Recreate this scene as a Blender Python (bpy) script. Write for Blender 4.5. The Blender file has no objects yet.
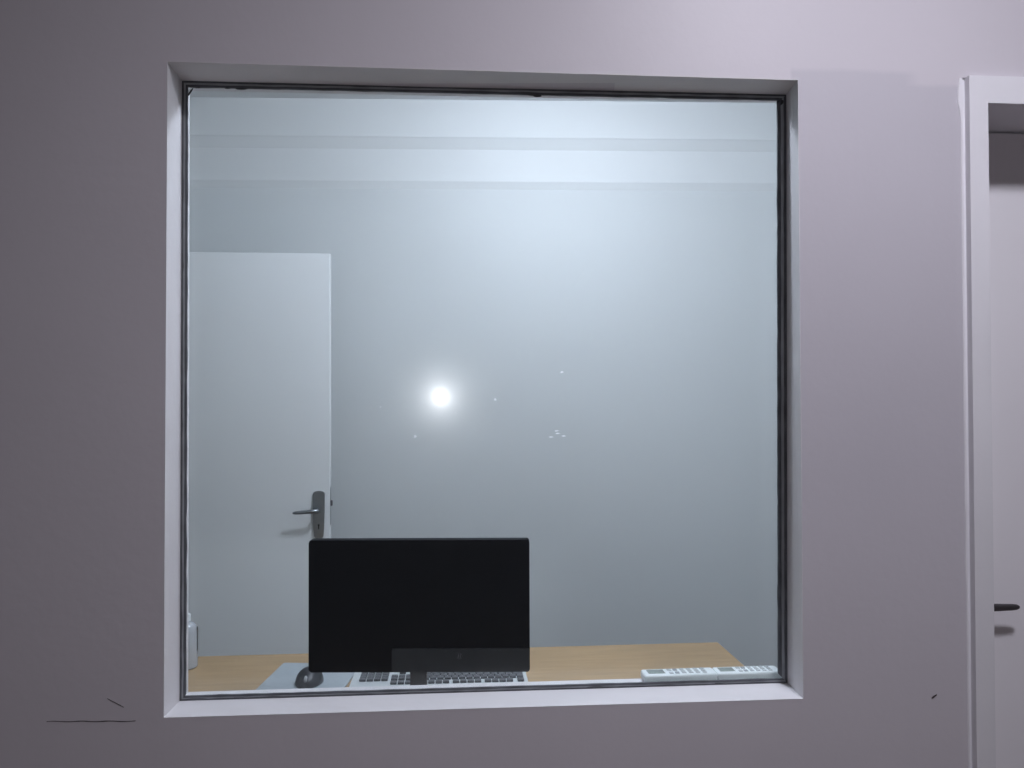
import bpy, bmesh, math, random
from mathutils import Vector, Matrix, noise
random.seed(7)
S = bpy.context.scene
COL = S.collection
R = math.radians

# ------------------------------------------------------------------ camera
YAW, PITCH, ROLL = 0.0830, 0.0154, -0.0031
fwd = Vector((math.sin(YAW)*math.cos(PITCH), math.cos(YAW)*math.cos(PITCH), math.sin(PITCH)))
rgt = Vector((math.cos(YAW), -math.sin(YAW), 0))
up = rgt.cross(fwd)
r2 = rgt*math.cos(ROLL) + up*math.sin(ROLL)
u2 = -rgt*math.sin(ROLL) + up*math.cos(ROLL)
M = Matrix((r2, u2, -fwd)).transposed().to_4x4()
M.translation = Vector((0, -1.57, 1.47))
cd = bpy.data.cameras.new('camera'); cam = bpy.data.objects.new('camera', cd); COL.objects.link(cam)
cam.matrix_world = M
cd.sensor_width = 36; cd.lens = 860/1024*36; cd.clip_start = 0.02
S.camera = cam

# ------------------------------------------------------------------ world, exposure, light strengths
w = bpy.data.worlds.new('world'); S.world = w; w.use_nodes = True
w.node_tree.nodes['Background'].inputs[0].default_value = (0.55, 0.6, 0.7, 1)
w.node_tree.nodes['Background'].inputs[1].default_value = 0.01
S.view_settings.view_transform = 'Standard'; S.view_settings.look = 'None'
S.view_settings.exposure = 0.0; S.view_settings.gamma = 1.0; S.view_settings.use_curve_mapping = False
NEAR_W, NEAR_C = 161.0, (0.98, 0.985, 1.10)          # ceiling lamp on the viewer's side
INNER_W, INNER_C = 150.0, (0.855, 0.925, 1.085)        # ceiling lamp of the office
TORCH_W = 5.5                                     # phone torch next to the lens
tl = bpy.data.lights.new('phone_torch', 'POINT'); tl.energy = TORCH_W; tl.shadow_soft_size = 0.006; tl.color = (0.97, 0.98, 1.03)
to = bpy.data.objects.new('phone_torch', tl); COL.objects.link(to); to.location = (0.0, -1.60, 1.472)

# ------------------------------------------------------------------ materials
def mat(name, col, rough=0.5, metal=0.0, var=0.0, scale=3.0, bump=0.0, bscale=60.0, spec=0.5, stretch=None, coat=0.0, detail=4):
    m = bpy.data.materials.new(name); m.use_nodes = True
    n, l = m.node_tree.nodes, m.node_tree.links
    p = n['Principled BSDF']
    p.inputs['Base Color'].default_value = (*col, 1); p.inputs['Roughness'].default_value = rough
    p.inputs['Metallic'].default_value = metal; p.inputs['Specular IOR Level'].default_value = spec
    p.inputs['Coat Weight'].default_value = coat
    tc = n.new('ShaderNodeTexCoord'); mp = n.new('ShaderNodeMapping'); l.new(tc.outputs['Object'], mp.inputs['Vector'])
    if stretch: mp.inputs['Scale'].default_value = stretch
    nz = n.new('ShaderNodeTexNoise'); nz.inputs['Scale'].default_value = scale; nz.inputs['Detail'].default_value = detail
    l.new(mp.outputs[0], nz.inputs['Vector'])
    cr = n.new('ShaderNodeValToRGB'); cr.name = 'ramp'
    cr.color_ramp.elements[0].position = 0.3; cr.color_ramp.elements[1].position = 0.7
    cr.color_ramp.elements[0].color = (*[c*(1-var) for c in col], 1)
    cr.color_ramp.elements[1].color = (*[min(1, c*(1+var)) for c in col], 1)
    l.new(nz.outputs['Fac'], cr.inputs['Fac']); l.new(cr.outputs[0], p.inputs['Base Color'])
    if bump:
        b = n.new('ShaderNodeBump'); b.inputs['Strength'].default_value = bump; b.inputs['Distance'].default_value = 0.002
        n2 = n.new('ShaderNodeTexNoise'); n2.inputs['Scale'].default_value = bscale; n2.inputs['Detail'].default_value = 3
        l.new(tc.outputs['Object'], n2.inputs['Vector']); l.new(n2.outputs['Fac'], b.inputs['Height']); l.new(b.outputs[0], p.inputs['Normal'])
    return m

def wall_paint():
    # lavender-pink emulsion, with one later coat between window and door whose brush edges show
    m = mat('lavender_emulsion', (0.60, 0.56, 0.60), 0.5, var=0.025, scale=2.2, bump=0.25, bscale=45, spec=0.35)
    n, l = m.node_tree.nodes, m.node_tree.links
    tc = n['Texture Coordinate']; sx = n.new('ShaderNodeSeparateXYZ')
    nz = n.new('ShaderNodeTexNoise'); nz.inputs['Scale'].default_value = 14; l.new(tc.outputs['Object'], nz.inputs['Vector'])
    ad = n.new('ShaderNodeVectorMath'); ad.operation = 'MULTIPLY_ADD'
    ad.inputs[1].default_value = (0.012, 0.012, 0.012)
    l.new(nz.outputs['Color'], ad.inputs[0]); l.new(tc.outputs['Object'], ad.inputs[2]); l.new(ad.outputs[0], sx.inputs[0])
    def ramp(out, lo, hi):
        r = n.new('ShaderNodeMapRange'); r.inputs['From Min'].default_value = lo; r.inputs['From Max'].default_value = hi
        l.new(out, r.inputs['Value']); return r.outputs[0]
    def mul(a, b):
        q = n.new('ShaderNodeMath'); q.operation = 'MULTIPLY'; l.new(a, q.inputs[0]); l.new(b, q.inputs[1]); return q.outputs[0]
    def mx(a, b):
        q = n.new('ShaderNodeMath'); q.operation = 'MAXIMUM'; l.new(a, q.inputs[0]); l.new(b, q.inputs[1]); return q.outputs[0]
    left = ramp(sx.outputs['X'], 0.668, 0.674)
    band1 = mul(ramp(sx.outputs['Z'], 2.100, 2.090), ramp(sx.outputs['X'], 0.925, 0.895))
    band2 = ramp(sx.outputs['Z'], 2.077, 2.068)
    mask = mul(mul(left, mx(band1, band2)), ramp(sx.outputs['Z'], 0.85, 1.35))
    mix = n.new('ShaderNodeMix'); mix.data_type = 'RGBA'; mix.blend_type = 'MULTIPLY'
    l.new(mask, mix.inputs[0]); l.new(n['ramp'].outputs[0], mix.inputs[6]); mix.inputs[7].default_value = (0.89, 0.90, 0.915, 1)
    l.new(mix.outputs[2], n['Principled BSDF'].inputs['Base Color'])
    return m

def glass_mat():
    m = bpy.data.materials.new('dusty_window_glass'); m.use_nodes = True
    n, l = m.node_tree.nodes, m.node_tree.links; n.clear()
    out = n.new('ShaderNodeOutputMaterial')
    tr = n.new('ShaderNodeBsdfTransparent'); tr.inputs[0].default_value = (0.965, 0.985, 0.98, 1)
    lw = n.new('ShaderNodeLayerWeight'); lw.inputs[0].default_value = 0.5
    pw = n.new('ShaderNodeMath'); pw.operation = 'POWER'; pw.inputs[1].default_value = 5
    l.new(lw.outputs['Facing'], pw.inputs[0])
    ma = n.new('ShaderNodeMath'); ma.operation = 'MULTIPLY_ADD'; ma.inputs[1].default_value = 0.96; ma.inputs[2].default_value = 0.04
    l.new(pw.outputs[0], ma.inputs[0])
    def gl(r):
        g = n.new('ShaderNodeBsdfGlossy'); g.inputs['Roughness'].default_value = r; return g
    sharp, film, dust = gl(0.0), gl(0.10), gl(0.185)
    a = n.new('ShaderNodeMixShader'); a.inputs[0].default_value = 0.60
    l.new(sharp.outputs[0], a.inputs[1]); l.new(film.outputs[0], a.inputs[2])
    b = n.new('ShaderNodeMixShader')
    tc = n.new('ShaderNodeTexCoord'); nz = n.new('ShaderNodeTexNoise'); nz.inputs['Scale'].default_value = 5; nz.inputs['Detail'].default_value = 6
    l.new(tc.outputs['Object'], nz.inputs['Vector'])
    mr = n.new('ShaderNodeMapRange'); mr.inputs['From Min'].default_value = 0.3; mr.inputs['From Max'].default_value = 0.7
    mr.inputs['To Min'].default_value = 0.68; mr.inputs['To Max'].default_value = 0.80
    l.new(nz.outputs['Fac'], mr.inputs['Value']); l.new(mr.outputs[0], b.inputs[0])
    l.new(a.outputs[0], b.inputs[1]); l.new(dust.outputs[0], b.inputs[2])
    mx = n.new('ShaderNodeMixShader')
    l.new(ma.outputs[0], mx.inputs[0]); l.new(tr.outputs[0], mx.inputs[1]); l.new(b.outputs[0], mx.inputs[2])
    l.new(mx.outputs[0], out.inputs[0])
    return m

def emit_mat(name, col, s):
    m = bpy.data.materials.new(name); m.use_nodes = True
    n, l = m.node_tree.nodes, m.node_tree.links
    p = n['Principled BSDF']; p.inputs['Base Color'].default_value = (0.8, 0.8, 0.8, 1)
    p.inputs['Emission Color'].default_value = (*col, 1); p.inputs['Emission Strength'].default_value = s
    return m

def wood_mat():
    m = mat('beech_laminate', (0.40, 0.27, 0.145), 0.42, var=0.10, scale=5, stretch=(1.2, 14, 6), spec=0.4, detail=6)
    return m

W_PAINT = wall_paint()
W_WHITE = mat('white_gloss_paint', (0.77, 0.75, 0.785), 0.35, var=0.02, scale=6, bump=0.3, bscale=30)
W_REVEAL = mat('reveal_paint', (0.68, 0.655, 0.67), 0.5, var=0.03, scale=8, bump=0.3, bscale=50)
W_INNER = mat('pale_office_emulsion', (0.635, 0.655, 0.655), 0.55, var=0.02, scale=1.6, bump=0.2, bscale=40, spec=0.3)
W_CEIL = mat('ceiling_white', (0.74, 0.75, 0.76), 0.7, var=0.01, scale=2)
W_BACK = mat('dim_corridor_paint', (0.20, 0.165, 0.16), 0.6, var=0.03, scale=2)
W_SIDE = mat('side_wall_paint', (0.42, 0.38, 0.39), 0.6, var=0.03, scale=2)
W_CORN = mat('cornice_white', (0.70, 0.715, 0.715), 0.6, var=0.01, scale=2)
FLOOR = mat('grey_floor_screed', (0.28, 0.235, 0.215), 0.55, var=0.12, scale=7, bump=0.2, bscale=80)
DOORP = mat('white_door_paint', (0.82, 0.835, 0.835), 0.42, var=0.012, scale=3, bump=0.15, bscale=25)
DOORN = mat('near_door_paint', (0.86, 0.83, 0.865), 0.42, var=0.012, scale=3, bump=0.15, bscale=25)
GASKET = mat('black_rubber', (0.085, 0.089, 0.10), 0.55, var=0.3, scale=30)
BEADM = mat('grey_aluminium_bead', (0.34, 0.355, 0.38), 0.5, var=0.2, scale=20)
SEAL = mat('dark_sealant', (0.04, 0.04, 0.045), 0.5, var=0.2, scale=40)
GLASS = glass_mat()
STEEL = mat('satin_steel', (0.34, 0.36, 0.38), 0.28, 1.0, var=0.06, scale=30)
DSTEEL = mat('dull_dark_steel', (0.16, 0.15, 0.16), 0.4, 0.8, var=0.06, scale=30)
BLACK = mat('black_hole', (0.01, 0.01, 0.012), 0.6)
MONB = mat('black_monitor_plastic', (0.010, 0.011, 0.014), 0.7, var=0.1, scale=40, spec=0.12)
MONH = mat('charcoal_monitor_plastic', (0.030, 0.032, 0.038), 0.45, var=0.1, scale=40)
MONL = mat('grey_emblem', (0.15, 0.155, 0.165), 0.4)
SCREEN = mat('dark_lcd', (0.01, 0.01, 0.012), 0.15)
WOOD = wood_mat()
DESKLEG = mat('grey_desk_steel', (0.25, 0.26, 0.27), 0.45, 0.6)
WPLAST = mat('white_plastic', (0.72, 0.76, 0.77), 0.35, var=0.01, scale=8)
LCD = mat('grey_green_lcd', (0.20, 0.24, 0.22), 0.2, var=0.05, scale=20)
BTN = mat('pale_grey_rubber', (0.42, 0.45, 0.46), 0.5, var=0.04, scale=20)
BTN2 = mat('mid_grey_rubber', (0.24, 0.26, 0.28), 0.5, var=0.04, scale=20)
KBASE = mat('silver_keyboard_plastic', (0.55, 0.58, 0.59), 0.35, var=0.02, scale=10)
KEYS = mat('dark_keycap', (0.07, 0.075, 0.085), 0.5, var=0.1, scale=60)
PAD = mat('pale_grey_cloth_pad', (0.36, 0.40, 0.43), 0.85, var=0.05, scale=90, bump=0.3, bscale=500)
MOUSE = mat('black_mouse_plastic', (0.022, 0.024, 0.031), 0.42, var=0.1, scale=30)
MWHEEL = mat('pale_wheel_rubber', (0.50, 0.51, 0.54), 0.5)
MARK = mat('dark_scuff', (0.07, 0.055, 0.06), 0.7, var=0.3, scale=60)
def speck_mat():
    m = bpy.data.materials.new('thin_pale_flake'); m.use_nodes = True
    n, l = m.node_tree.nodes, m.node_tree.links; n.clear()
    out = n.new('ShaderNodeOutputMaterial'); mx = n.new('ShaderNodeMixShader'); mx.inputs[0].default_value = 0.75
    d = n.new('ShaderNodeBsdfDiffuse'); t = n.new('ShaderNodeBsdfTranslucent')
    for q in (d, t): q.inputs[0].default_value = (0.93, 0.95, 0.96, 1)
    l.new(d.outputs[0], mx.inputs[1]); l.new(t.outputs[0], mx.inputs[2]); l.new(mx.outputs[0], out.inputs[0])
    return m
SPECK = speck_mat()

def bottle_mat():
    m = mat('milky_translucent_plastic', (0.62, 0.65, 0.70), 0.22, var=0.02, scale=10)
    m.node_tree.nodes['Principled BSDF'].inputs['Transmission Weight'].default_value = 0.35
    return m
BOTTLE = bottle_mat()

# ------------------------------------------------------------------ mesh helpers
def obj(name, bm, m, parent=None, smooth=False):
    me = bpy.data.meshes.new(name)
    bmesh.ops.recalc_face_normals(bm, faces=bm.faces)
    bm.to_mesh(me); bm.free()
    for q in (m if isinstance(m, (list, tuple)) else [m]): me.materials.append(q)
    o = bpy.data.objects.new(name, me); COL.objects.link(o)
    if parent: o.parent = parent
    if smooth:
        for p in me.polygons: p.use_smooth = True
        if hasattr(me, 'set_sharp_from_angle'): me.set_sharp_from_angle(angle=R(38))
    return o

def empty(name, loc=(0, 0, 0), rz=0.0):
    o = bpy.data.objects.new(name, None); COL.objects.link(o)
    o.location = loc; o.rotation_euler = (0, 0, rz); o.empty_display_size = 0.05
    return o

def tag(o, label, cat, group=None):
    o['label'] = label; o['category'] = cat
    if group: o['group'] = group
    return o

def struct(o, label=None):
    o['kind'] = 'structure'
    if label: o['label'] = label
    return o

def box(bm, x0, x1, y0, y1, z0, z1, bev=0.0, seg=2):
    vs = [bm.verts.new((x, y, z)) for z in (z0, z1) for y in (y0, y1) for x in (x0, x1)]
    fs = [bm.faces.new([vs[i] for i in q]) for q in ((0, 2, 3, 1), (4, 5, 7, 6), (0, 1, 5, 4), (2, 6, 7, 3), (0, 4, 6, 2), (1, 3, 7, 5))]
    if bev:
        es = list({e for f in fs for e in f.edges})
        bmesh.ops.bevel(bm, geom=es, offset=bev, segments=seg, affect='EDGES', profile=0.5)
    return bm

def bx(*a, bev=0.0, seg=2):
    return box(bmesh.new(), *a, bev=bev, seg=seg)

def lathe(bm, prof, seg=32, c=(0, 0, 0), axis='z', caps=True):
    rings = []
    for r, h in prof:
        ring = []
        for k in range(seg):
            a = 2*math.pi*k/seg; p = (r*math.cos(a), r*math.sin(a), h)
            if axis == 'y': p = (p[0], p[2], p[1])
            if axis == 'x': p = (p[2], p[0], p[1])
            ring.append(bm.verts.new((c[0]+p[0], c[1]+p[1], c[2]+p[2])))
        rings.append(ring)
    for a, b in zip(rings, rings[1:]):
        for k in range(seg): bm.faces.new((a[k], a[(k+1) % seg], b[(k+1) % seg], b[k]))
    if caps: bm.faces.new(rings[0]); bm.faces.new(rings[-1])
    return bm

def sweep(bm, pts, rad, seg=10, squash=None):
    """tube along pts; rad is a number or list; squash = (a,b) ellipse factors (side, up)"""
    pts = [Vector(p) for p in pts]; rings = []
    sq = squash or (1, 1)
    for i, p in enumerate(pts):
        t = (pts[min(i+1, len(pts)-1)] - pts[max(i-1, 0)]).normalized()
        ref = Vector((0, 0, 1)) if abs(t.z) < 0.9 else Vector((0, 1, 0))
        s = t.cross(ref).normalized(); u = s.cross(t)
        r = rad[i] if isinstance(rad, (list, tuple)) else rad
        rings.append([bm.verts.new(p + s*(r*sq[0]*math.cos(2*math.pi*k/seg)) + u*(r*sq[1]*math.sin(2*math.pi*k/seg))) for k in range(seg)])
    for a, b in zip(rings, rings[1:]):
        for k in range(seg): bm.faces.new((a[k], a[(k+1) % seg], b[(k+1) % seg], b[k]))
    bm.faces.new(rings[0]); bm.faces.new(rings[-1])
    return bm

def prism_xz(bm, outline, y0, y1, bev=0.0):
    a = [bm.verts.new((x, y0, z)) for x, z in outline]; b = [bm.verts.new((x, y1, z)) for x, z in outline]
    n = len(outline); fs = [bm.faces.new(a), bm.faces.new(b[::-1])]
    for i in range(n): fs.append(bm.faces.new((a[i], a[(i+1) % n], b[(i+1) % n], b[i])))
    if bev: bmesh.ops.bevel(bm, geom=list(fs[0].edges), offset=bev, segments=2, affect='EDGES')
    return bm

def prism_yz(bm, outline, x0, x1):
    a = [bm.verts.new((x0, y, z)) for y, z in outline]; b = [bm.verts.new((x1, y, z)) for y, z in outline]
    n = len(outline); bm.faces.new(a); bm.faces.new(b[::-1])
    for i in range(n): bm.faces.new((a[i], a[(i+1) % n], b[(i+1) % n], b[i]))
    return bm

def rrect(x0, x1, z0, z1, r, n=5):
    pts = []
    for cx, cz, a0 in ((x1-r, z1-r, 0), (x0+r, z1-r, 90), (x0+r, z0+r, 180), (x1-r, z0+r, 270)):
        for k in range(n+1):
            a = R(a0 + 90*k/n); pts.append((cx+r*math.cos(a), cz+r*math.sin(a)))
    return pts

# ------------------------------------------------------------------ setting: shells of the two rooms
TH = 0.150                                                    # thickness of the partition
F = dict(bl=(-0.487, 0.9075), br=(0.6765, 0.9035), tr=(0.676, 2.0690), tl=(-0.484, 2.0700))       # opening, front arris
G = dict(bl=(-0.4875, 0.9035), br=(0.6855, 0.9015), tr=(0.6930, 2.0755), tl=(-0.4865, 2.0710))       # opening, glass plane and inner arris
NC, IC = 2.75, 2.65                                           # ceiling heights
XL, XR = -3.0, 3.0

def along(k, y):
    return tuple(F[k][c] + (G[k][c]-F[k][c])*y/0.10 for c in (0, 1))

def hole_wall(y0, y1, grow):
    """front + back skins round the window quad and the door hole, with the hole's own edges"""
    bm = bmesh.new()
    dx0, dx1, dz = 1.002, 1.90, 2.083
    def skin(y):
        q = {k: (along(k, y)[0] + (-grow if 'l' in k else grow), along(k, y)[1] + (-grow if k[0] == 'b' else grow)) for k in F}
        V = lambda x, z: bm.verts.new((x, y, z))
        bl, br, tr, tl = [V(*q[k]) for k in ('bl', 'br', 'tr', 'tl')]
        a0, a1 = V(XL, 0), V(XL, NC); L0, L1 = V(XL, q['bl'][1]), V(XL, q['tl'][1])
        d0, d1, dT = V(dx0, 0), V(dx0, dz), V(dx0, NC)
        m0 = V(dx0, q['br'][1]); m1 = V(dx0, q['tr'][1])
        B0, B1 = V(q['bl'][0], 0), V(q['br'][0], 0); T0, T1 = V(q['tl'][0], NC), V(q['tr'][0], NC)
        e0, e1, eT, eX = V(dx1, 0), V(dx1, dz), V(dx1, NC), V(XR, NC); x0, x1 = V(XR, 0), V(XR, dz)
        for f in ((a0, B0, bl, L0), (L0, bl, tl, L1), (L1, tl, T0, a1), (B0, B1, br, bl), (tl, tr, T1, T0),
                  (B1, d0, m0, br), (br, m0, m1, tr), (tr, m1, d1, dT, T1), (d1, e1, eT, dT), (e0, x0, x1, e1), (e1, x1, eX, eT)):
            bm.faces.new(f)
        return [bl, br, tr, tl], [d0, d1, e1, e0], [a0, a1], [x0, x1]
    w0, dd0, _, _ = skin(y0); w1, dd1, _, _ = skin(y1)
    for i in range(4): bm.faces.new((w0[i], w0[(i+1) % 4], w1[(i+1) % 4], w1[i]))
    for i in range(3): bm.faces.new((dd0[i], dd0[i+1], dd1[i+1], dd1[i]))
    return bm

LIN = 0.0008
wf = struct(obj('wall_front', hole_wall(0, TH, LIN), [W_PAINT]), 'lavender painted partition wall around the window')
wf2 = wf.data
wf2.materials.append(W_INNER)
for p in wf2.polygons:
    if p.center.y > TH-0.001: p.material_index = 1

struct(obj('floor', bx(XL-0.1, XR+0.1, -5.1, 2.1, -0.1, 0), FLOOR))
struct(obj('ceiling', bx(XL-0.1, XR+0.1, -5.1, TH, NC, NC+0.1), W_CEIL))
struct(obj('ceiling', bx(-1.35, 1.95, TH, 2.05, IC, IC+0.1), W_CEIL))
struct(obj('wall_left', bx(XL-0.1, XL, -5.1, TH, 0, NC), W_SIDE))
struct(obj('wall_right', bx(XR, XR+0.1, -5.1, TH, 0, NC), W_BACK))
struct(obj('wall_back', bx(XL-0.1, XR+0.1, -5.1, -5.0, 0, NC), W_BACK))
# office
FW, SK = 1.86, -0.045                                        # far wall runs slightly askew: y = FW + SK*x
def skew(bm):
    for v in bm.verts: v.co.y += SK*v.co.x
    return bm
struct(obj('wall_far', skew(bx(-1.35, 1.95, FW, FW+0.12, 0, IC)), W_INNER), 'pale blue-white wall at the back of the office')
struct(obj('wall_right', bx(1.85, 1.95, TH, 1.90, 0, IC), W_INNER))
bm = bmesh.new()
box(bm, -1.35, -1.25, TH, 0.80, 0, IC); box(bm, -1.35, -1.25, 0.80, 1.69, 2.04, IC); box(bm, -1.35, -1.25, 1.69, 2.0, 0, IC)
struct(obj('wall_left', bm, W_INNER))
# boxed plaster cornice of the office: a deep upper step over a shallow fascia
bm = skew(prism_yz(bmesh.new(), [(FW, 2.300), (1.851, 2.330), (1.851, 2.457), (1.835, 2.497), (1.832, 2.502), (1.832, IC), (FW, IC)], -1.25, 1.85))
struct(obj('trim_1', bm, W_CORN), 'stepped plaster cornice along the top of the far office wall')

# ------------------------------------------------------------------ window
win = struct(empty('window_1', (0.095, 0.0, 0.905)), 'fixed square interior window with dark rubber glazing gaskets')
def wobj(name, bm, m, smooth=False):
    o = obj(name, bm, m, None, smooth); o.parent = win; o.matrix_parent_inverse = Matrix.Translation(win.location).inverted(); return o
keys = ['bl', 'br', 'tr', 'tl']
def lining(i, j):
    bm = bmesh.new(); a, b = keys[i], keys[j]
    def off(k, y): return (along(k, y)[0] + (-LIN if 'l' in k else LIN), along(k, y)[1] + (-LIN if k[0] == 'b' else LIN))
    ys = (-0.0003, 0.10, TH+0.0003)
    inn = [[bm.verts.new((along(k, y)[0], y, along(k, y)[1])) for k in (a, b)] for y in ys]
    out = [[bm.verts.new((off(k, y)[0], y, off(k, y)[1])) for k in (a, b)] for y in ys]
    for A in (inn, out):
        for s in (0, 1): bm.faces.new((A[s][0], A[s][1], A[s+1][1], A[s+1][0]))
    bm.faces.new((inn[0][0], inn[0][1], out[0][1], out[0][0])); bm.faces.new((inn[2][0], inn[2][1], out[2][1], out[2][0]))
    return bm
for (i, j, nm) in ((0, 1, 'window_sill'), (1, 2, 'reveal'), (2, 3, 'reveal'), (3, 0, 'reveal')):
    wobj(nm, lining(i, j), W_REVEAL)

def ring_side(i, j, d0, d1, y0, y1, wob, seed, n=70):
    """one side of a glazing strip: from inset d0 to inset d1 off the opening at the glass plane, edges slightly wavy"""
    a, b = Vector(G[keys[i]]), Vector(G[keys[j]])
    cx = Vector((0.098, 1.487)); t = (b-a).normalized(); nrm = Vector((-t.y, t.x))
    if nrm.dot(cx-a) < 0: nrm = -nrm
    bm = bmesh.new(); rows = []
    L = (b-a).length
    for k in range(n+1):
        s = k/n
        w0 = wob*noise.noise(Vector((s*L*22, seed, 0))) + 0.4*wob*noise.noise(Vector((s*L*70, seed+9, 0)))
        w1 = wob*noise.noise(Vector((s*L*22, seed+5, 3))) + 0.4*wob*noise.noise(Vector((s*L*70, seed+19, 3)))
        def pt(d):
            lo, hi = d, L-d
            return a + t*(lo + (hi-lo)*s) + nrm*d
        p0, p1 = pt(max(d0 + (w0 if d0 > 0.002 else 0), 0.0)), pt(d1 + w1)
        rows.append([bm.verts.new((p0.x, y0, p0.y)), bm.verts.new((p1.x, y0+0.001, p1.y)), bm.verts.new((p1.x, y1, p1.y)), bm.verts.new((p0.x, y1, p0.y))])
    for A, B in zip(rows, rows[1:]):
        for k in range(4): bm.faces.new((A[k], A[(k+1) % 4], B[(k+1) % 4], B[k]))
    bm.faces.new(rows[0]); bm.faces.new(rows[-1])
    return bm
for s in range(4):
    i, j = s, (s+1) % 4; k = (0.72, 1.55, 0.95, 0.90)[s]       # the strips are bedded deeper along the sill
    wobj('outer_gasket', ring_side(i, j, 0.0, 0.0036*k, 0.0940, 0.1000, 0.0014, 3+s), GASKET)
    wobj('glazing_bead', ring_side(i, j, 0.0034*k, 0.0080*k, 0.0960, 0.1000, 0.0008, 23+s), BEADM)
    wobj('inner_gasket', ring_side(i, j, 0.0076*k, 0.0118*k, 0.0950, 0.1000, 0.0012, 43+s), GASKET)
gq = [(G[k][0] + (0.001 if 'l' in k else -0.001), G[k][1] + (0.001 if k[0] == 'b' else -0.001)) for k in keys]
wobj('glass_pane', prism_xz(bmesh.new(), gq, 0.1002, 0.1062), GLASS)
def blob(x, z, rx, rz, m, nm, y=0.0985, th=0.003, ang=0.0):
    bm = bmesh.new(); bmesh.ops.create_icosphere(bm, subdivisions=2, radius=1)
    for v in bm.verts:
        f = 1 + 0.35*noise.noise(v.co*1.7 + Vector((x*31, z*17, 0)))
        px, pz = v.co.x*rx*f, v.co.z*rz*f
        v.co = Vector((x + px*math.cos(ang) - pz*math.sin(ang), y + v.co.y*th, z + px*math.sin(ang) + pz*math.cos(ang)))
    return wobj(nm, bm, m, True)
# smears of sealant that ran past the gasket
for (x, z, rx, rz, a) in ((-0.376, 2.0605, .012, .0030, .05), (-0.403, 2.0615, .008, .0025, 0), (-0.472, 2.051, .010, .0016, 1.0), (-0.455, 2.0605, .008, .0018, .1),
                          (0.190, 2.0625, .009, .0042, 0), (0.181, 2.0640, .018, .003, 0), (0.691, 2.020, .0035, .022, 0), (0.690, 1.985, .003, .014, 0.1),
                          (0.682, 2.060, .010, .008, .6), (0.690, 1.94, .003, .02, 0), (-0.486, 1.10, .0025, .03, 0), (-0.05, 0.9045, .05, .0022, 0.0),
                          (0.30, 0.9045, .04, .002, 0.0), (0.55, 0.9035, .03, .0024, 0.0), (-0.38, 0.905, .03, .002, 0.0), (0.688, 1.02, .003, .03, 0)):
    blob(x, z, rx, rz, SEAL, 'sealant_smear', ang=a)
# dried paint specks and small pale streaks on the pane (photo: small bright dots near the torch reflection)
def flake(x, z, rx, rz):
    bm = bmesh.new()
    vs = [bm.verts.new((x + rx*(1+0.3*math.sin(3*a+x*90))*math.cos(a), 0.0996 - 0.0002*math.cos(2*a), z + rz*(1+0.3*math.cos(2*a+z*70))*math.sin(a))) for a in (k*math.pi/5 for k in range(10))]
    bm.faces.new(vs); return wobj('pane_speck', bm, SPECK)
for (x, z, r) in ((0.237, 1.519, .0030), (0.106, 1.466, .0027), (-0.049, 1.395, .0030), (0.029, 1.44, .0012), (-0.115, 1.452, .0012)):
    flake(x, z, r, r*0.85)
for (x, z) in ((0.226, 1.404), (0.228, 1.399), (0.215, 1.392), (0.240, 1.394)):  # cluster of low, wide pale streaks on the pane
    flake(x, z, .0045, .0012)

# ------------------------------------------------------------------ scuffs on the front wall (parts of the wall)
def strip(pts, wdt, nm):
    bm = bmesh.new(); rows = []
    for k, (x, z) in enumerate(pts):
        h = wdt*(0.5 + 0.5*math.sin(math.pi*min(max(k/(len(pts)-1), 0.08), 0.92)))*(0.7+0.6*random.random())
        rows.append([bm.verts.new((x, -0.0006, z-h)), bm.verts.new((x, -0.0006, z+h)), bm.verts.new((x, 0.0004, z+h)), bm.verts.new((x, 0.0004, z-h))])
    for A, B in zip(rows, rows[1:]):
        for k in range(4): bm.faces.new((A[k], A[(k+1) % 4], B[(k+1) % 4], B[k]))
    bm.faces.new(rows[0]); bm.faces.new(rows[-1])
    o = obj(nm, bm, MARK, wf); return o
strip([(-0.685+0.15*k/20, 0.9075 - 0.0045*k/20 + 0.0006*math.sin(k)) for k in range(21)], 0.0007, 'hairline_crack')
strip([(-0.583+0.028*k/8, 0.944 - 0.016*k/8) for k in range(9)], 0.0006, 'scuff_mark')
strip([(0.928+0.010*k/6, 0.8965 + 0.006*k/6) for k in range(7)], 0.0024, 'scuff_mark')

# ------------------------------------------------------------------ near door at the right
d1 = struct(empty('door_1', (1.45, 0.0, 0.0)), 'white door in a painted frame at the right end of the wall')
def dobj(root, name, bm, m, smooth=False, parent=None):
    o = obj(name, bm, m, None, smooth); o.parent = parent or root
    o.matrix_parent_inverse = Matrix.Translation(root.location).inverted() if not parent else Matrix.Identity(4)
    return o
HZ, JX = 2.0315, 1.0475
bm = prism_xz(bmesh.new(), [(1.010, 0), (JX, 0), (JX, HZ), (1.855, HZ), (1.855, 0), (1.90, 0), (1.90, 2.084), (1.010, 2.084)], -0.011, 0.004)
dobj(d1, 'door_casing', bm, W_WHITE)
dobj(d1, 'door_jamb', bx(1.0020, JX+0.0005, 0.0045, 0.20, 0, 2.083), W_WHITE)
dobj(d1, 'door_jamb', bx(1.855, 1.90, 0.0045, 0.20, 0, 2.083), W_WHITE)
dobj(d1, 'door_head', bx(JX+0.0005, 1.855, 0.0045, 0.20, HZ-0.0003, 2.083), W_WHITE)
leaf = dobj(d1, 'door_leaf', bx(JX+0.003, 1.852, 0.155, 0.192, 0.005, HZ-0.004, bev=0.0015), DOORN)
HY = 0.155
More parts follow.
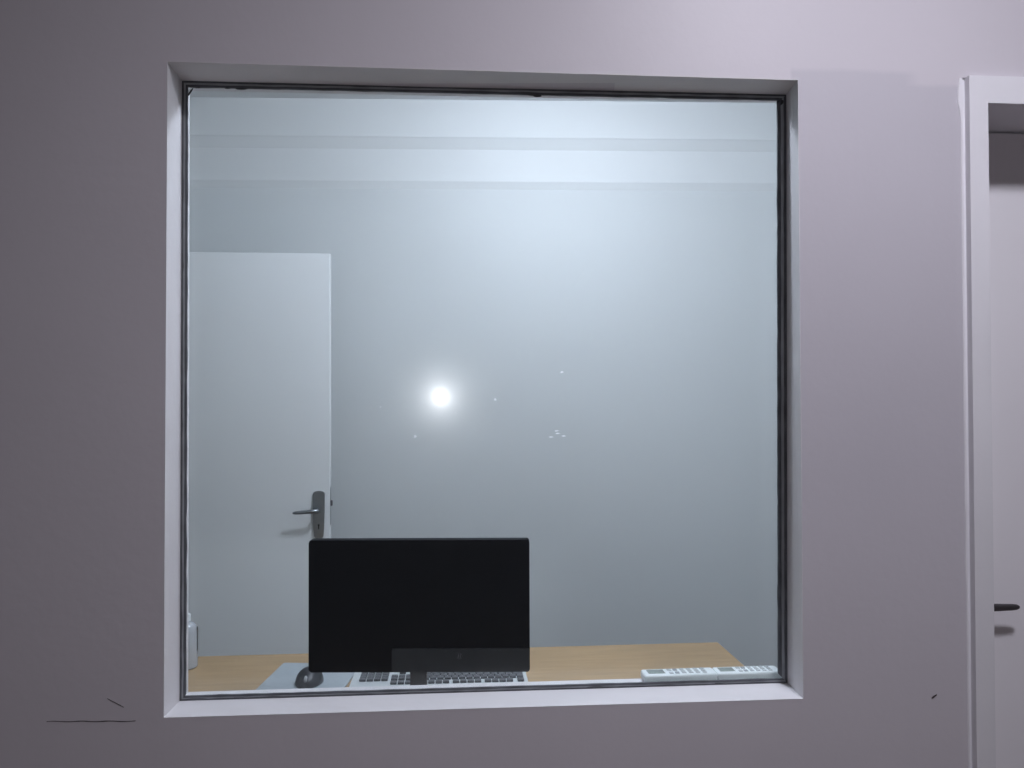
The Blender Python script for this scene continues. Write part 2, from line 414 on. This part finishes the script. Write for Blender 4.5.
hd = dobj(d1, 'door_handle', sweep(bmesh.new(), [(1.080, HY-0.001, 1.035), (1.080, HY-0.018, 1.035), (1.082, HY-0.030, 1.035), (1.090, HY-0.036, 1.035), (1.105, HY-0.037, 1.0348),
         (1.140, HY-0.037, 1.0342), (1.172, HY-0.037, 1.034), (1.183, HY-0.037, 1.034), (1.189, HY-0.037, 1.034)], [.008, .008, .008, .0085, .0085, .0078, .0068, .0058, .003], 12, (0.65, 1.0)), DSTEEL, True)
bp = obj('backplate', prism_xz(bmesh.new(), rrect(1.061, 1.098, 0.93, 1.10, 0.012), HY-0.006, HY+0.0002, bev=0.001), DSTEEL)
bp.parent = hd
# line of old gloss paint that ran onto the wall beside the frame, thickest near its top
bm = bmesh.new(); rows = []
for k in range(90):
    z = 0.02 + 2.062*k/89
    wdt = 0.0030 + 0.0014*noise.noise(Vector((z*16, 1, 0))) + 0.0065*math.exp(-((z-2.045)/0.024)**2)
    if z < 1.25: wdt *= max(0.45, 1 - 1.1*(1.25-z))     # thins out lower down
    wdt = max(wdt, 0.0010)
    rows.append([bm.verts.new((1.0018, -0.0022, z)), bm.verts.new((1.0018-wdt, -0.0016, z)), bm.verts.new((1.0018-wdt-0.001, 0.0005, z)), bm.verts.new((1.0018, 0.0005, z))])
for A, B in zip(rows, rows[1:]):
    for k in range(4): bm.faces.new((A[k], A[(k+1) % 4], B[(k+1) % 4], B[k]))
bm.faces.new(rows[0]); bm.faces.new(rows[-1])
dobj(d1, 'paint_ridge', bm, W_WHITE, True)

# ------------------------------------------------------------------ office door, standing open in front of the far wall
d2 = struct(empty('door_2', (-1.235, 1.67, 0.0)), 'white flush door standing open inside the office')
LY = 1.650
dl = dobj(d2, 'door_leaf', bx(-1.232, -0.407, LY, LY+0.04, 0.008, 2.004, bev=0.0015), DOORP)
hx = -0.4465
hnd = dobj(d2, 'door_handle', sweep(bmesh.new(), [(hx, LY-0.003, 1.057), (hx, LY-0.026, 1.057), (hx-0.002, LY-0.036, 1.057), (hx-0.010, LY-0.041, 1.057),
         (hx-0.03, LY-0.042, 1.0565), (hx-0.06, LY-0.041, 1.054), (hx-0.082, LY-0.041, 1.0525), (hx-0.089, LY-0.041, 1.052)],
         [.009, .009, .009, .0085, .0075, .0068, .0055, .002], 12, (0.8, 1.0)), STEEL, True)
ol = [(hx-0.022, 1.118), (hx-0.017, 1.124), (hx-0.009, 1.127), (hx, 1.128), (hx+0.009, 1.127), (hx+0.017, 1.124), (hx+0.022, 1.118), (hx+0.0215, 1.06),
      (hx+0.019, 0.985), (hx+0.017, 0.962), (hx+0.012, 0.955), (hx, 0.953), (hx-0.012, 0.955), (hx-0.017, 0.962), (hx-0.019, 0.985), (hx-0.0215, 1.06)]
p = obj('backplate', prism_xz(bmesh.new(), ol, LY-0.008, LY+0.0002, bev=0.003), STEEL); p.parent = hnd
bm = lathe(bmesh.new(), [(0.0035, LY-0.0086), (0.0035, LY-0.002)], 12, (hx, 0, 1.003), 'y'); box(bm, hx-0.0018, hx+0.0018, LY-0.0086, LY-0.002, 0.988, 1.003)
p = obj('keyhole', bm, BLACK); p.parent = hnd
dobj(d2, 'latch_plate', bx(-0.4075, -0.4062, LY+0.008, LY+0.032, 1.00, 1.14), STEEL)
dobj(d2, 'latch_bolt', bx(-0.4065, -0.3995, LY+0.012, LY+0.028, 1.070, 1.090, bev=0.002), DSTEEL)
for z in (0.25, 1.02, 1.78):
    dobj(d2, 'hinge', lathe(bmesh.new(), [(0.007, z-0.045), (0.007, z+0.045)], 12, (-1.238, LY-0.004, 0)), STEEL)
for (y0, y1, z0, z1) in ((0.775, 0.805, 0, 2.075), (1.693, 1.723, 0, 2.075), (0.805, 1.693, 2.035, 2.075)):
    dobj(d2, 'door_frame', bx(-1.352, -1.242, y0, y1, z0, z1), DOORP)

# ------------------------------------------------------------------ ceiling lamps (each carries its own light)
def ceiling_lamp(x, y, z, power, col, label, rad, drop):
    t = tag(empty('ceiling_lamp', (x, y, z)), label, 'lamp')
    obj('lamp_housing', lathe(bmesh.new(), [(rad*0.95, 0), (rad*1.06, -0.006), (rad*1.06, -0.028), (rad*1.01, -0.032)], 40), W_WHITE, t, True)
    prof = [(rad*math.cos(R(a)), -0.031 - drop*math.sin(R(a))) for a in (0, 15, 30, 45, 60, 75, 88)]
    obj('diffuser', lathe(bmesh.new(), prof, 40), emit_mat('lit_diffuser', col, power), t, True)
    return t
ceiling_lamp(0.80, -0.95, NC, NEAR_W, NEAR_C, 'flat round ceiling lamp above the viewer, lighting the lavender wall', 0.12, 0.004)
ceiling_lamp(0.40, 0.80, IC, INNER_W, INNER_C, 'domed round ceiling lamp inside the office beyond the window', 0.11, 0.095)

# ------------------------------------------------------------------ desk
DZ = 0.73
desk = tag(empty('desk', (0.0, 0.58, 0.0)), 'long beech laminate desk behind the window, under the monitor', 'desk')
obj('desktop', bx(-0.95, 0.832, -0.395, 0.395, DZ-0.028, DZ, bev=0.002), WOOD, desk)
for sx in (-0.90, 0.78):
    for sy in (-0.35, 0.34):
        obj('leg', bx(sx-0.022, sx+0.022, sy-0.022, sy+0.022, 0, DZ-0.0285, bev=0.003), DESKLEG, desk)
obj('apron', bx(-0.875, 0.755, -0.33, -0.312, DZ-0.33, DZ-0.0285), WOOD, desk)

# ------------------------------------------------------------------ monitor (its back faces the window)
mx, my = -0.0435, 0.335
mon = tag(empty('computer_monitor', (mx, my+0.05, DZ)), 'black computer monitor seen from the glass side, standing on the desk', 'monitor')
mon.rotation_euler = (0, 0, R(-4.6))
hw = 0.2425; z0, z1 = 0.138, 0.427
obj('housing', prism_xz(bmesh.new(), rrect(-hw, hw, z0, z1, 0.006), -0.05, -0.022, bev=0.003), MONB, mon, True)
obj('screen', prism_xz(bmesh.new(), rrect(-hw+0.008, hw-0.008, z0+0.016, z1-0.008, 0.002), -0.0225, -0.0212), SCREEN, mon)
sh = obj('raised_rectangle', prism_xz(bmesh.new(), rrect(-0.060, hw-0.001, z0+0.001, z0+0.052, 0.004), -0.0535, -0.0495, bev=0.0015), MONH, mon, True)  # slightly raised, lighter charcoal rectangle at the lower right of the back
bm = lathe(bmesh.new(), [(0.0072, -0.0541), (0.0072, -0.0533), (0.0060, -0.0533), (0.0060, -0.0541)], 28, (0.0885, 0, z0+0.036), 'y', caps=False)
for s in (-0.0022, 0.0022):
    vs = [bm.verts.new((0.0885+s+dx, -0.0541, z0+0.036+dz)) for dx, dz in ((-0.0016, -0.0045), (-0.0004, -0.0045), (0.0014, 0.0045), (0.0002, 0.0045))]
    bm.faces.new(vs)
em = obj('emblem', bm, MONL); em.parent = sh
obj('stand_neck', bx(-0.026, 0.012, -0.004, 0.014, 0.012, z0+0.10, bev=0.003), MONH, mon)
obj('neck_mount', bx(-0.040, 0.026, -0.023, -0.003, z0+0.055, z0+0.12, bev=0.004), MONH, mon)
sb = obj('stand_base', prism_xz(bmesh.new(), rrect(-0.11, 0.096, -0.08, 0.085, 0.03), 0, 0.012), MONH, mon)
for v in sb.data.vertices: v.co = Vector((v.co.x, v.co.z, v.co.y))
sb.data.flip_normals()

# ------------------------------------------------------------------ keyboard (function keys towards the window)
kb = tag(empty('keyboard', (-0.003, 0.690, DZ), R(180-1.0)), 'silver computer keyboard with dark keys, on the desk behind the monitor', 'keyboard')
obj('keyboard_base', prism_yz(bmesh.new(), [(-0.075, 0.0), (0.075, 0.0), (0.075, 0.0125), (0.070, 0.014), (-0.070, 0.012), (-0.075, 0.010)], -0.226, 0.226), KBASE, kb)
U = 0.0187
def key(bm, x, y, wd):
    zb = 0.0122 + (y+0.07)/0.14*0.0018
    box(bm, x+0.0012, x+wd*U-0.0012, y+0.001, y+U-0.001, zb, zb+0.0062, bev=0.0012, seg=1)
def rows(xs, label):
    bm = bmesh.new()
    for x, y, wd in xs: key(bm, x, y, wd)
    o = obj(label, bm, KEYS, kb); o['kind'] = 'stuff'; return o
x0 = -0.217; yb = -0.064
ys = [yb + k*U for k in range(5)] + [yb + 5*U + 0.011]
L = []
fx = x0
L.append((fx, ys[5], 1)); fx += U*1.5
for g in range(3):
    for k in range(4): L.append((fx, ys[5], 1)); fx += U
    fx += U*0.35
for r, off, ws in ((4, 0, [1]*13+[1.6]), (3, 0, [1.5]+[1]*12+[1.1]), (2, 0, [1.75]+[1]*11+[1.85]), (1, 0, [2.2]+[1]*10+[2.4]), (0, 0, [1.3, 1.2, 1.2, 6, 1.2, 1.2, 1.2, 1.3])):
    x = x0
    for wd in ws: L.append((x, ys[r], wd)); x += wd*U
rows(L, 'letter_keys')
x = x0 + 15*U + 0.006
rows([(x+k*U, ys[r], 1) for r in (3, 4, 5) for k in range(3)] + [(x+k*U, ys[0], 1) for k in range(3)] + [(x+U, ys[1], 1)], 'navigation_keys')
x += 3*U + 0.006
rows([(x+k*U, ys[r], 1) for r in (1, 2, 3, 4) for k in range(4)] + [(x, ys[0], 2), (x+2*U, ys[0], 1), (x+3*U, ys[0], 1)], 'number_pad_keys')

# ------------------------------------------------------------------ mouse pad, mouse
pad = tag(obj('mouse_pad', prism_xz(bmesh.new(), rrect(-0.11, 0.11, -0.115, 0.115, 0.008), 0, 0.003), PAD), 'pale grey mouse pad on the desk, beneath the black mouse', 'mouse pad')
for v in pad.data.vertices: v.co = Vector((v.co.x, v.co.z, v.co.y))
pad.data.flip_normals(); pad.location = (-0.343, 0.752, DZ); pad.rotation_euler = (0, 0, R(-8))
ms = tag(empty('computer_mouse', (-0.340, 0.705, DZ+0.003), R(176)), 'black computer mouse on the pale grey mouse pad', 'mouse')
def mouse_half(y0, y1, side=0, grow=1.0):
    bm = bmesh.new(); bmesh.ops.create_uvsphere(bm, u_segments=36, v_segments=18, radius=1)
    for v in bm.verts:
        x, y, z = v.co
        wq = 0.0355*(1 - 0.10*max(0, y))
        v.co = Vector((x*wq*grow, y*0.054*grow, max(z, -0.04)*0.038*(1 - 0.22*max(0, y))*grow + 0.0015))
    return bm
obj('mouse_body', mouse_half(0, 1), MOUSE, ms, True)
obj('scroll_wheel', lathe(bmesh.new(), [(0.006, -0.0035), (0.0085, -0.002), (0.0085, 0.002), (0.006, 0.0035)], 20, (0, 0.041, 0.0212), 'x'), MWHEEL, ms, True)
bm = bmesh.new(); sweep(bm, [(0, 0.0538, 0.006), (0, 0.0500, 0.0135), (0, 0.044, 0.0185), (0, 0.030, 0.0275), (0, 0.014, 0.0340)], 0.0006, 6)
obj('button_seam', bm, BLACK, ms)

# ------------------------------------------------------------------ remote controls on the inner sill
def remote():
    t = empty('remote_control')
    obj('remote_body', bx(-0.074, 0.074, -0.021, 0.021, 0, 0.0185, bev=0.005, seg=3), WPLAST, t, True)
    obj('display', bx(-0.064, -0.030, -0.011, 0.013, 0.0178, 0.0189, bev=0.0004), LCD, t)
    def btn(x, y, a, b, m):
        obj('button', bx(x-a, x+a, y-b, y+b, 0.0180, 0.0200, bev=0.0006, seg=1), m, t)
    for x in (-0.018, -0.006): 
        for y in (-0.010, 0.008): btn(x, y, .0042, .0050, BTN if x < -0.01 else BTN2)
    for x in (0.008, 0.022, 0.036, 0.050):
        for y in (-0.011, 0.0, 0.011): btn(x, y, .0042, .0033, BTN)
    return t
def copy_tree(o, parent=None):
    c = o.copy(); COL.objects.link(c)
    if parent: c.parent = parent
    for ch in o.children: copy_tree(ch, c)
    return c
SZ = 0.9019
ra = remote(); rb = copy_tree(ra)
ra.location = (0.476, 0.1325, SZ); ra.rotation_euler = (0, 0, R(0.6))
rb.location = (0.6165, 0.1335, SZ); rb.scale = (0.90, 1.0, 0.91); ra.scale = (1.0, 1.0, 0.92)
tag(ra, 'white remote control with grey display on the sill, the left of the two', 'remote', 'white remote controls on the window sill')
tag(rb, 'white remote control in the lower right window corner, right of its twin', 'remote', 'white remote controls on the window sill')

# ------------------------------------------------------------------ bottle at the left end of the desk
bt = tag(empty('pump_bottle', (-0.702, 0.872, DZ)), 'milky plastic pump bottle on the desk at the left window edge', 'bottle')
obj('bottle_body', lathe(bmesh.new(), [(0.030, 0), (0.034, 0.004), (0.034, 0.100), (0.031, 0.112), (0.022, 0.122), (0.013, 0.126), (0.013, 0.134)], 36), BOTTLE, bt, True)
obj('collar', lathe(bmesh.new(), [(0.0155, 0.128), (0.0155, 0.145), (0.012, 0.148)], 28), WPLAST, bt, True)
obj('pump_head', sweep(bmesh.new(), [(0, 0, 0.146), (0, 0, 0.175), (0, 0, 0.184), (-0.006, 0, 0.190), (-0.02, 0, 0.191), (-0.04, 0, 0.187)], [.005, .005, .009, .009, .007, .004], 14), WPLAST, bt, True)
bm = bmesh.new(); N = 10
for k in range(N):
    a0, a1 = R(-8 + 22*k/N), R(-8 + 22*(k+1)/N)
    q = [(0.0345*math.cos(a), 0.0345*math.sin(a)) for a in (a0, a1)]
    bm.faces.new([bm.verts.new((q[0][0], q[0][1], .045)), bm.verts.new((q[1][0], q[1][1], .045)), bm.verts.new((q[1][0], q[1][1], .112)), bm.verts.new((q[0][0], q[0][1], .112))])
bmesh.ops.remove_doubles(bm, verts=bm.verts, dist=1e-5)
o = obj('label_strip', bm, MONH, bt)
o.modifiers.new('thick', 'SOLIDIFY').thickness = 0.0006
